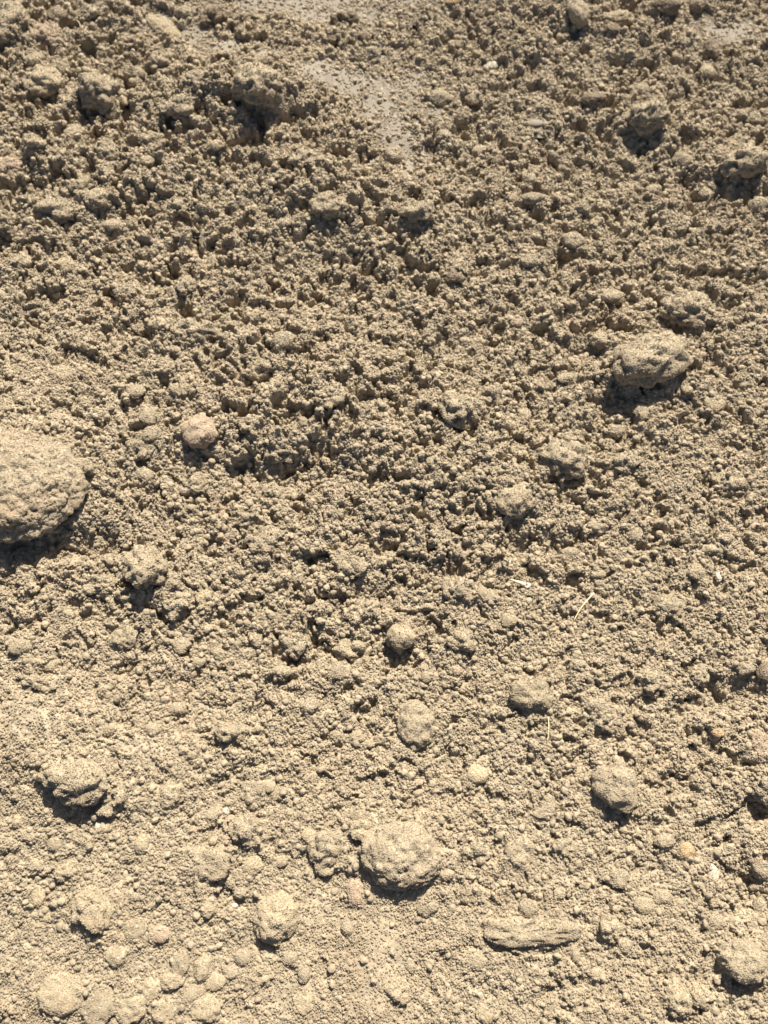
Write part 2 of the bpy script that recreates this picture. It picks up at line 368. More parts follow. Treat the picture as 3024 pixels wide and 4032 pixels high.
lay(2, [
 (SC, 'clod', 835, 78, 92, 125, 20, 1.0, 's', 'soil', 'smooth oval clod at the top edge with a black shadow on its left'),
 ('stone', 'stone', 300, 18, 72, 50, 0, .7, 's', 'orange', 'orange stone at the top edge left of the smooth oval clod'),
 (PB, 'pebble', 462, 284, 62, 40, 15, .65, 's', 'white', 'white pebble in the upper middle, right of the clay patch'),
 (PB, 'pebble', 650, 536, 78, 36, 0, .5, 'p', 'clay', 'flat grey chip flush with the soil, right of the clay tongue'),
 (SC, 'clod', 1130, 535, 175, 125, 0, 1.1, 'r', 'soil', 'rough clod with a dark hollow below, at the upper right'),
 (SC, 'clod', 1545, 712, 225, 125, 5, 1.05, 'r', 'soil', 'large clod at the right edge with a long dark shadow under it'),
 (PB, 'pebble', 1392, 318, 74, 60, 0, .8, 's', 'pale', 'pale round lump right of and above the rough clod at the upper right'),
 (SC, 'clod', 1560, 520, 92, 80, 0, .85, 'r', 'grey', 'greyish lump near the right edge above the large shadowed clod'),
 (PB, 'pebble', 1380, 552, 54, 42, 0, .8, 'm', 'pale', 'pale lump left of the greyish one near the right edge'),
 (PB, 'pebble', 908, 232, 44, 36, 0, .7, 's', 'pale', 'small pale pebble in the upper right between dark pits'),
 (SC, 'clod', 242, 430, 88, 76, 0, .95, 'r', 'soil', 'dark sided lump at the right rim of the clay patch'),
 (SC, 'clod', 385, 430, 66, 56, 0, .9, 'r', 'soil', 'lump right of the dark sided one by the clay patch'),
 (SC, 'clod', 900, 450, 105, 62, 0, .9, 'r', 'dark', 'dark lump left of the rough clod at the upper right'),
 (SC, 'clod', 255, 612, 62, 52, 0, .95, 'r', 'soil', 'small dark footed lump right of the clay tongue'),
 (PB, 'pebble', 410, 650, 66, 46, 0, .7, 'm', 'pale', 'pale lump below the clay patch, above a dark lump'),
 (SC, 'clod', 490, 695, 66, 52, 0, .9, 'r', 'dark', 'dark lump touching a pale pebble, below the clay patch'),
 (PB, 'pebble', 510, 732, 44, 34, 0, .75, 's', 'pale', 'pale pebble tucked under a dark lump, below the clay patch'),
 (SC, 'clod', 1010, 85, 145, 62, -5, .7, 'm', 'pale', 'pale flat lump right of the smooth oval clod at the top'),
 (SC, 'clod', 985, 150, 80, 70, 0, .95, 'r', 'dark', 'dark lump under the pale flat one at the top right'),
 (SC, 'clod', 1215, 55, 110, 60, 0, .95, 'r', 'dark', 'dark lump at the top edge, left of two at the top right corner'),
 (SC, 'clod', 1345, 45, 70, 60, 0, .95, 'r', 'dark', 'dark round lump at the top edge, right of a wider dark one'),
 (SC, 'clod', 1300, 190, 90, 60, 0, .9, 'r', 'soil', 'dark footed lump above the pale round lump at the upper right'),
 (SC, 'clod', 1410, 225, 60, 80, 0, .95, 'r', 'dark', 'tall dark lump right above the pale round lump'),
 (SC, 'clod', 1100, 405, 90, 60, 0, .9, 'r', 'soil', 'shadowed lump directly above the rough clod at the upper right'),
 (SC, 'clod', 150, 925, 150, 85, 0, .95, 'r', 'soil', 'crumbly clod with a black foot under the clay tongue'),
 (SC, 'clod', 40, 685, 90, 70, 0, .95, 'r', 'soil', 'crumbly lump at the lower left of the clay tongue'),
 (SC, 'clod', 645, 875, 95, 52, 0, .9, 'r', 'soil', 'dark footed lump left of the white shell chip'),
 (PB, 'pebble', 318, 158, 52, 36, 0, .7, 's', 'pale', 'small pale pebble at the top between clay and oval clod'),
 (SC, 'clod', 820, 1050, 100, 62, 0, .9, 'r', 'soil', 'dark footed lump straight below the white shell chip'),
 (SC, 'clod', 310, 205, 60, 46, 0, .95, 'r', 'dark', 'dark lump just below the small pale pebble at the top'),
 (SC, 'clod', 905, 355, 75, 55, 0, .9, 'r', 'soil', 'lump with a dark foot between the pale pebble and the dark lump, upper right'),
 (SC, 'clod', 720, 395, 60, 46, 0, .9, 'r', 'soil', 'lump above the flat grey chip'),
 (SC, 'clod', 1620, 895, 90, 76, 0, .95, 'r', 'soil', 'lump cut by the right edge below the large shadowed clod'),
 (SC, 'clod', 1290, 690, 90, 64, 0, .8, 'r', 'soil', 'crumbly lump left of the large shadowed clod at the right edge'),
 (SC, 'clod', 1385, 840, 70, 54, 0, .9, 'r', 'soil', 'dark footed lump lower left of the large shadowed clod'),
 (SC, 'clod', 1160, 825, 74, 50, 0, .9, 'r', 'soil', 'dark footed lump right of the white shell chip'),
 (SC, 'clod', 620, 790, 64, 48, 0, .85, 'r', 'soil', 'lump above and left of the white shell chip'),
 (PB, 'pebble', 1050, 412, 26, 20, 0, .8, 'p', 'white', 'tiny white grain above the rough clod at the upper right'),
])
lay(3, [
 (SC, 'clod', 870, 772, 150, 140, 0, .95, 's', 'pink', 'smooth teardrop clod, reddish, in a dark gap left of centre'),
 (SC, 'clod', 668, 785, 84, 72, 0, .8, 'r', 'grey', 'lower of two crumbly lumps left of the teardrop clod'),
 (SC, 'clod', 655, 715, 84, 72, 0, .8, 'r', 'soil', 'upper of two crumbly lumps left of the teardrop clod'),
 (SC, 'clod', 600, 850, 120, 105, 0, .7, 'r', 'grey', 'broad grey lump lower left of the teardrop clod'),
 (SC, 'clod', 1090, 745, 100, 78, 15, 1.0, 'r', 'soil', 'crumbly clod with a dark gap below, right of the teardrop clod'),
 (SC, 'clod', 780, 595, 110, 95, 0, .9, 'r', 'grey', 'crumbly clod with shadow, straight above the teardrop clod'),
 (SC, 'clod', 262, 515, 96, 74, 0, .75, 'r', 'pale', 'pale crumbly lump at left, above the huge clod of the left edge'),
 (SC, 'clod', 840, 325, 220, 80, -4, .7, 'r', 'soil', 'wide low ledge of soil with an arc of shadow, left of centre'),
 (SC, 'clod', 372, 940, 110, 85, 0, .75, 'r', 'grey', 'crumbly lump to the right of the huge clod of the left edge'),
 (SC, 'clod', 798, 150, 100, 76, 0, .9, 'r', 'soil', 'dark footed clod above the wide low ledge'),
 (SC, 'clod', 1165, 1030, 125, 90, 0, .8, 'r', 'soil', 'lump under the black hollow right below the centre mound'),
 (SC, 'clod', 850, 1000, 130, 80, 0, .85, 'r', 'soil', 'crumbly lump with a dark foot below the teardrop clod'),
 (PB, 'pebble', 1310, 722, 36, 50, 20, .5, 'p', 'dark', 'small brown chip on the centre mound right of the teardrop clod'),
 (SC, 'clod', 1200, 860, 130, 70, 0, .9, 'r', 'soil', 'crumbly ledge over the black hollow at the centre'),
 (SC, 'clod', 1230, 375, 100, 70, 0, .8, 'r', 'soil', 'dark footed lump above the centre mound'),
 (SC, 'clod', 590, 590, 80, 60, 0, .8, 'r', 'soil', 'dark footed lump left of the clod above the teardrop'),
 (SC, 'clod', 560, 160, 110, 70, 0, .8, 'r', 'soil', 'dark footed lump in the upper left middle, left of the dark footed clod'),
 (SC, 'clod', 110, 40, 70, 60, 0, .85, 'r', 'soil', 'dark footed lump at left, under the clod cut by the left edge'),
 (SC, 'clod', 275, 40, 90, 66, 0, .75, 'r', 'pale', 'pale lump at left, right of a dark footed one'),
 (SC, 'clod', 620, 950, 100, 66, 0, .75, 'r', 'soil', 'low lump between the huge left clod and the black hollow'),
 (SC, 'clod', 1150, 480, 90, 66, 0, .9, 'r', 'grey', 'crest lump on top of the centre mound'),
 (SC, 'clod', 1410, 620, 110, 80, 0, .7, 'r', 'soil', 'crumbly lump on the right shoulder of the centre mound'),
])
lay(4, [
 (SC, 'clod', 1150, 468, 340, 190, 14, .95, 'r', 'soil', 'large clod at right with a black crescent shadow beneath'),
 (SC, 'clod', 325, 672, 185, 145, -25, .95, 'r', 'soil', 'crumbly clod right of centre with shadow on its lower left'),
 (SC, 'clod', 770, 880, 215, 150, 0, .9, 'r', 'soil', 'crumbly two humped clod below and left of the large clod at right'),
 (SC, 'clod', 1295, 245, 195, 150, 0, .65, 'r', 'soil', 'broad rounded mound above the large clod at right'),
 (PB, 'pebble', 572, 290, 64, 46, 15, .7, 's', 'pink', 'reddish pebble in the right middle, alone above the clods'),
 (SC, 'clod', 302, 100, 90, 70, 0, 1.0, 'r', 'dark', 'dark clod with a hard shadow at centre top, above the right middle'),
 (SC, 'clod', 465, 622, 120, 86, 0, .75, 'r', 'soil', 'crumbly lump right of the clod with shadow on its lower left'),
 (PB, 'pebble', 600, 692, 66, 58, 0, .7, 'm', 'pale', 'pale lump between the two humped clod and the one right of centre'),
 (SC, 'clod', 1108, 680, 60, 72, 0, .8, 'r', 'soil', 'small upright lump just below the large clod at right'),
 (SC, 'clod', 1000, 756, 76, 60, 0, .8, 'r', 'soil', 'lump lower left of the large clod at right'),
 (SC, 'clod', 560, 1050, 175, 145, 20, .7, 'g', 'pale', 'smooth pale dome right of and below the centre'),
 (PB, 'pebble', 1303, 590, 44, 36, 0, .7, 's', 'pale', 'pale pebble right below the large clod at right'),
 (PB, 'pebble', 1606, 520, 24, 18, 0, .7, 'p', 'white', 'white grain at the right edge beside the large clod'),
 (PB, 'pebble', 452, 700, 32, 24, 0, .7, 's', 'pale', 'pale grain right of the clod with shadow on its lower left'),
 (PB, 'pebble', 200, 892, 36, 42, 0, .8, 's', 'pale', 'small pale pebble left below the crumbly clod right of centre'),
 (SC, 'clod', 1490, 960, 160, 105, 0, .6, 'm', 'pale', 'pale low lump at right, below the large clod'),
 (SC, 'clod', 985, 185, 110, 60, 0, .8, 'r', 'soil', 'dark footed lump left of the broad rounded mound at right'),
 (SC, 'clod', 930, 380, 90, 70, 0, .9, 'r', 'soil', 'lump over the dark hollow on the upper left of the large clod'),
 (SC, 'clod', 790, 540, 90, 60, 0, .75, 'r', 'soil', 'crumbly lump left of the black crescent shadow'),
 (SC, 'clod', 1420, 640, 90, 80, 0, .7, 'r', 'pale', 'pale lump right of the black crescent shadow'),
 (SC, 'clod', 1050, 900, 130, 80, 0, .7, 'r', 'soil', 'crumbly lump right of the two humped clod'),
 (SC, 'clod', 640, 30, 100, 60, 0, .85, 'r', 'soil', 'dark footed lump at top of the right middle'),
 (PB, 'pebble', 322, 38, 44, 32, 0, .7, 's', 'pale', 'pale pebble on soil above the dark clod with a hard shadow'),
])
lay(5, [
 (SC, 'clod', 640, 255, 190, 165, -5, .95, 'r', 'soil', 'large crumbly clod with a black foot, right of the huge left clod'),
 (PB, 'pebble', 300, 440, 52, 42, 0, .8, 'm', 'pale', 'pale pebble beside a dark pit, below the huge left clod'),
 (SC, 'clod', 755, 408, 145, 110, 0, .75, 'r', 'soil', 'crumbly clod below right of the black footed clod'),
 (SC, 'clod', 893, 400, 92, 84, 0, .75, 'r', 'pale', 'pale crumbly clod, last of three running right from the black footed clod'),
 (SC, 'clod', 1150, 130, 155, 110, 0, .85, 'r', 'soil', 'crumbly clod with a dark arc at its right, below the centre hollow'),
 (SC, 'clod', 95, 588, 96, 64, 0, .7, 'm', 'grey', 'grey smooth lump near the left edge, lower middle'),
 (SC, 'clod', 208, 662, 88, 64, 0, .65, 'm', 'pale', 'pale flat lump right below the grey smooth one at left'),
 (SC, 'clod', 785, 575, 84, 74, 0, .75, 'm', 'soil', 'round lump in the left middle between two small grey ones'),
 (PB, 'pebble', 862, 655, 62, 40, 10, .7, 's', 'grey', 'grey flat pebble left of a crumbly lump, left middle'),
 (SC, 'clod', 950, 640, 110, 74, -12, .75, 'r', 'soil', 'crumbly lump touching the grey flat pebble'),
 (SC, 'clod', 1218, 690, 96, 50, -10, .9, 'm', 'soil', 'low wedge shaped clod with shadow under it, left of the pale double clod'),
 (SC, 'clod', 1530, 595, 150, 135, 0, .8, 'r', 'pale', 'pale crumbly clod left of the knob with the black shadow'),
 (SC, 'clod', 1462, 695, 64, 72, 0, .85, 'r', 'soil', 'small knob at the lower left of the pale crumbly clod'),
 (PB, 'pebble', 660, 940, 70, 54, 0, .8, 's', 'soil', 'smooth oval pebble in the lower left middle'),
 (SC, 'clod', 1000, 955, 135, 92, 0, .85, 'r', 'soil', 'crumbly clod with a dark foot right of the smooth oval pebble'),
 (PB, 'pebble', 1546, 975, 64, 56, 0, .85, 'm', 'pale', 'pebble with shadow on its left, straight below the pale crumbly clod'),
 (SC, 'clod', 1285, 580, 125, 92, 0, .75, 'r', 'soil', 'crumbly lump left of the pale crumbly clod'),
 (SC, 'clod', 1510, 245, 135, 100, 0, .7, 'r', 'soil', 'crumbly lump above the pale crumbly clod'),
 (PB, 'pebble', 752, 312, 52, 46, 0, .7, 'm', 'grey', 'grey pebble on the right flank of the black footed clod'),
 (PB, 'pebble', 150, 335, 54, 42, 0, .7, 'm', 'pale', 'pale crumb below the black shadow of the huge left clod'),
 (PB, 'pebble', 1282, 288, 60, 52, 0, .75, 'm', 'grey', 'grey round crumb below the clod with a dark arc'),
 (PB, 'pebble', 1108, 552, 48, 72, 5, .75, 'm', 'soil', 'upright oval pebble in the left middle'),
 (PB, 'pebble', 560, 622, 34, 28, 0, .7, 's', 'pale', 'tiny pale pebble at the left, above the low mounds'),
 (SC, 'clod', 770, 852, 84, 62, 0, .7, 'm', 'soil', 'rounded lump upper right of the smooth oval pebble'),
 (SC, 'clod', 540, 545, 110, 80, 0, .65, 'm', 'grey', 'flattened grey lump left of the round lump, left middle'),
 (SC, 'clod', 170, 740, 160, 50, -15, .6, 'r', 'soil', 'slanting ridge with a dark slot below it near the left edge'),
 (SC, 'clod', 1330, 840, 80, 54, 0, .8, 'r', 'soil', 'dark footed lump above the pebble with shadow on its left'),
 (SC, 'clod', 430, 310, 130, 80, 0, .7, 'r', 'soil', 'crumbly lump left of the black footed clod'),
])
lay(6, [
 (SC, 'clod', 75, 545, 115, 100, -10, 1.1, 's', 'pale', 'pale round knob with a black shadow on its lower left, below the centre'),
 (PB, 'pebble', 538, 470, 72, 62, 0, .75, 's', 'pale', 'pale rounded pebble below the shell'),
 (SC, 'clod', 455, 378, 92, 88, 0, .8, 'm', 'soil', 'rounded clod left below the shell'),
 (SC, 'clod', 312, 335, 125, 92, -10, .85, 'r', 'soil', 'crumbly clod with shadow on its left, farther left of the shell'),
 (SC, 'clod', 628, 795, 170, 150, -10, .85, 'm', 'grey', 'big round greyish clod with a pale stalk standing at its right foot'),
 (SC, 'clod', 140, 925, 165, 190, 10, .75, 'g', 'soil', 'tall smooth clod, reddish tan, below the pale round knob'),
 (SC, 'clod', 1358, 702, 92, 82, 0, .9, 'm', 'soil', 'round clod with shadow at its left, near the right edge'),
 ('stone', 'stone', 1378, 746, 24, 22, 0, .8, 's', 'orange', 'tiny orange stone at the foot of the round clod near the right edge'),
 ('stone', 'stone', 1436, 956, 54, 44, 0, .7, 's', 'orange', 'orange stone at the right, below the round clod'),
 (PB, 'pebble', 1446, 280, 30, 44, 0, .75, 's', 'white', 'bright white pebble at the right, level with the shell'),
 (PB, 'pebble', 1132, 272, 38, 28, 0, .7, 's', 'pale', 'small pale pebble right of the long straw tip'),
 (PB, 'pebble', 930, 270, 54, 36, 0, .7, 's', 'pale', 'pale pebble just above the long straw'),
 (SC, 'clod', 1092, 100, 92, 76, 0, .7, 'm', 'grey', 'greyish round lump in the right middle above the straw'),
 (SC, 'clod', 925, 62, 84, 60, 0, .7, 'm', 'soil', 'rounded lump left of the greyish round one, right middle'),
 (SC, 'clod', 800, 180, 86, 54, 10, .7, 'm', 'soil', 'flat lump above and right of the shell'),
 (SC, 'clod', 1342, 262, 72, 62, 0, .75, 'm', 'pale', 'pale round lump left of the bright white pebble'),
 (SC, 'clod', 1412, 160, 112, 42, -5, .6, 'm', 'pale', 'flat pale lump above the bright white pebble'),
 (PB, 'pebble', 1288, 108, 64, 50, 0, .75, 'm', 'grey', 'grey pebble with a dark foot left of the flat pale lump'),
 (SC, 'clod', 842, 662, 104, 86, 0, .85, 'r', 'soil', 'crumbly lump with shadow, upper right of the big round greyish clod'),
 (SC, 'clod', 960, 905, 98, 78, 0, .8, 'r', 'soil', 'crumbly lump right of the pale stalk'),
 (SC, 'clod', 1150, 735, 130, 96, -20, .85, 'r', 'soil', 'crumbly clod midway between the big greyish and the round clod'),
 (SC, 'clod', 1625, 1030, 105, 140, 0, .8, 'm', 'pink', 'reddish clod cut by the right edge, below the orange stone'),
 (PB, 'pebble', 180, 716, 42, 52, 0, .8, 's', 'grey', 'grey upright pebble between the pale round knob and the tall smooth clod'),
 (PB, 'pebble', 318, 688, 44, 36, 0, .7, 's', 'pink', 'reddish pebble left of the big round greyish clod'),
 (PB, 'pebble', 535, 720, 46, 38, 0, .7, 's', 'pale', 'pale pebble at the upper left of the big round greyish clod'),
 (PB, 'pebble', 540, 216, 20, 18, 0, .8, 'p', 'white', 'white grain above the shell'),
 (SC, 'clod', 1640, 700, 80, 90, 0, 1.0, 'r', 'dark', 'dark lump at the right edge beside the round clod'),
 (SC, 'clod', 1550, 680, 70, 50, 0, .95, 'r', 'soil', 'shadowed lump between the round clod and the right edge'),
 (SC, 'clod', 330, 560, 120, 84, 0, .7, 'r', 'soil', 'crumbly lump right of the pale round knob'),
 (SC, 'clod', 1230, 400, 130, 84, 0, .6, 'm', 'grey', 'low grey lump right of the long straw'),
 (SC, 'clod', 920, 840, 110, 60, -15, .75, 'r', 'soil', 'crumbly ridge above the lump right of the pale stalk'),
 (SC, 'clod', 250, 120, 130, 70, 0, .85, 'r', 'soil', 'dark footed ledge left of the smooth pale dome'),
])
lay(7, [
 (SC, 'clod', 315, 60, 270, 160, -4, .8, 'r', 'soil', 'big rough clod at lower left with a black bowl of shadow below'),
 (SC, 'clod', 488, 132, 135, 130, 0, .85, 'r', 'soil', 'rough clod with a small black shadow, right of the big rough one'),
 (PB, 'pebble', 242, 326, 78, 62, 0, .9, 's', 'grey', 'smooth grey pebble with a black shadow below it at lower left'),
 (PB, 'pebble', 615, 330, 66, 76, 0, .85, 's', 'pale', 'smooth upright pale pebble in the lower left'),
 (PB, 'pebble', 135, 290, 74, 62, 0, .65, 'm', 'pale', 'pale lump upper left of the smooth grey pebble'),
 (PB, 'pebble', 82, 230, 52, 46, 0, .65, 'm', 'pale', 'pale crumb near the left edge below the big rough clod'),
 (PB, 'pebble', 450, 258, 62, 44, -10, .65, 's', 'pale', 'pale pebble between the rough clod and the upright pale pebble'),
 (PB, 'pebble', 425, 250, 30, 38, 0, .65, 'p', 'white', 'whitish chip beside a pale pebble under the rough clod'),
 (SC, 'clod', 745, 110, 92, 112, -20, .75, 'm', 'pale', 'tall pale lump right of the rough clod, lower left'),
 (SC, 'clod', 1088, 122, 105, 100, 0, .85, 'm', 'soil', 'round lump with a dark shadow in the lower middle left'),
 (PB, 'pebble', 1160, 80, 62, 54, 0, .8, 's', 'pale', 'pale pebble touching the round lump on its upper right'),
 (PB, 'pebble', 1194, 108, 46, 60, 0, .75, 'm', 'soil', 'upright crumb right of the round lump'),
 (SC, 'clod', 1082, 285, 165, 130, -6, .9, 'r', 'soil', 'crumbly clod with a black rim of shadow below the round lump'),
 (SC, 'clod', 910, 210, 74, 54, 0, .85, 'm', 'soil', 'small clod with a dark foot left of the round lump'),
 (SC, 'clod', 890, 400, 225, 130, -8, .6, 'm', 'soil', 'low broad clod with a shadow line under it, lower left middle'),
 (SC, 'clod', 1415, 345, 150, 145, 20, .7, 'm', 'soil', 'angular broad clod left of the big round clod'),
 (PB, 'pebble', 1340, 300, 84, 72, -35, .65, 'm', 'pale', 'slanted pebble at the upper left of the angular broad clod'),
 (PB, 'pebble', 1560, 270, 112, 70, 0, .7, 'm', 'pale', 'flat pebble above the big round clod'),
 (PB, 'pebble', 1556, 205, 86, 62, 0, .75, 'm', 'grey', 'grey lump above the flat pebble over the big round clod'),
 (PB, 'pebble', 1535, 530, 74, 122, 0, .65, 's', 'pink', 'upright oval pebble at the lower left foot of the big round clod'),
 (SC, 'clod', 1195, 650, 190, 195, -20, .85, 'g', 'pale', 'large smooth pale clod with a dark shadow under its right side'),
 (SC, 'clod', 395, 605, 155, 185, 20, .75, 'm', 'pale', 'pale mound with a slanting dark shadow at lower left'),
 (SC, 'clod', 295, 440, 120, 86, 15, .65, 'm', 'pale', 'pale flat lump above the pale mound with the slanting shadow'),
 (PB, 'pebble', 165, 550, 62, 86, 0, .7, 'm', 'pale', 'upright pale lump near the left edge, left of the pale mound'),
 (PB, 'pebble', 165, 420, 64, 60, 0, .65, 'm', 'pale', 'round pale lump near the left edge under the smooth grey pebble'),
 (PB, 'pebble', 585, 700, 92, 104, 0, .45, 's', 'grey', 'grey flattened disc set in the soil, left of the large smooth clod'),
 (PB, 'pebble', 692, 716, 92, 70, 0, .5, 's', 'pink', 'reddish flattened pebble right of the grey disc'),
 (PB, 'pebble', 505, 806, 104, 84, 0, .65, 's', 'pale', 'pale rounded pebble below the grey disc'),
 (PB, 'pebble', 785, 842, 74, 104, -15, .8, 's', 'grey', 'oval pebble with shadow at its lower left, left one of an upright pair'),
 (PB, 'pebble', 876, 850, 80, 134, 0, .7, 's', 'pale', 'long oval pebble, right one of an upright pair at the bottom'),
 (PB, 'pebble', 1050, 816, 74, 70, 0, .85, 's', 'soil', 'round pebble with a dark rim below the large smooth clod'),
 (PB, 'pebble', 750, 915, 112, 72, 10, .7, 's', 'pale', 'broad pebble with a shadow line under the upright pair'),
 (PB, 'pebble', 900, 600, 74, 86, 0, .6, 'm', 'pale', 'pale lump left of the large smooth clod'),
 (PB, 'pebble', 1256, 815, 76, 54, 15, .6, 's', 'soil', 'flat pebble right of the round pebble with a dark rim'),
 (PB, 'pebble', 1130, 898, 104, 92, 0, .5, 'm', 'pale', 'low pale lump below the round pebble with a dark rim'),
 (SC, 'clod', 265, 965, 205, 160, 0, .45, 's', 'pale', 'broad flat pale clod in the bottom left corner'),
 (SC, 'clod', 425, 1020, 150, 160, 0, .5, 's', 'grey', 'rounded greyish clod right of the broad flat one at the bottom'),
 (SC, 'clod', 570, 1030, 130, 124, 0, .5, 's', 'pale', 'pale clod at the bottom edge, right of the rounded greyish one'),
 (SC, 'clod', 890, 1035, 125, 105, 0, .6, 's', 'pale', 'pale rounded clod at the bottom edge under the long oval pebble'),
 (PB, 'pebble', 830, 975, 100, 66, 30, .6, 's', 'soil', 'slanted pebble above the pale rounded clod at the bottom'),
 (PB, 'pebble', 930, 920, 90, 64, 0, .55, 's', 'pale', 'flat pebble right of the long oval pebble'),
 (PB, 'pebble', 1500, 690, 52, 72, 10, .85, 's', 'soil', 'small upright pebble with a black shadow at its foot, lower middle'),
 (PB, 'pebble', 1312, 880, 54, 92, 0, .6, 's', 'soil', 'tall thin pebble at the bottom, right of the low pale lump'),
 (PB, 'pebble', 1330, 836, 30, 26, 0, .8, 's', 'pale', 'tiny pale pebble on top of the tall thin one'),
 (PB, 'pebble', 1014, 595, 28, 22, 0, .8, 'p', 'white', 'white crumb left of the large smooth clod'),
 (PB, 'pebble', 975, 186, 34, 36, 0, .8, 's', 'white', 'whitish pebble left of the round lump'),
 (PB, 'pebble', 1040, 538, 52, 42, 0, .7, 's', 'soil', 'small pebble above and left of the large smooth clod'),
 (PB, 'pebble', 590, 552, 48, 42, 0, .65, 's', 'soil', 'small pebble above the grey disc'),
 (PB, 'pebble', 940, 515, 36, 30, 0, .7, 's', 'pale', 'small pale pebble below the low broad clod'),
 (PB, 'pebble', 722, 180, 48, 38, 0, .75, 's', 'soil', 'small dark footed pebble under the tall pale lump'),
 (PB, 'pebble', 210, 645, 44, 40, 0, .7, 's', 'pale', 'small pebble left of the pale mound at lower left'),
 (PB, 'pebble', 1410, 445, 66, 40, 0, .7, 's', 'pale', 'flat little pebble under the angular broad clod'),
 (PB, 'pebble', 1215, 402, 56, 50, 0, .65, 's', 'pale', 'pebble between the crumbly black rimmed clod and the angular one'),
 (PB, 'pebble', 1090, 420, 90, 78, 0, .5, 'm', 'pale', 'low pale lump under the crumbly black rimmed clod'),
 (PB, 'pebble', 640, 955, 110, 90, 0, .45, 's', 'pale', 'flat pale disc left of the broad pebble at the bottom'),
 (PB, 'pebble', 715, 1040, 110, 90, 0, .45, 's', 'pale', 'flat pale disc at the bottom edge between two pale clods'),
 (PB, 'pebble', 1310, 1010, 90, 90, 0, .45, 's', 'pale', 'flat pale disc at the bottom edge, right of the rounded clods'),
 (PB, 'pebble', 1000, 880, 60, 50, 0, .6, 's', 'soil', 'pebble left of the low pale lump at the bottom'),
])
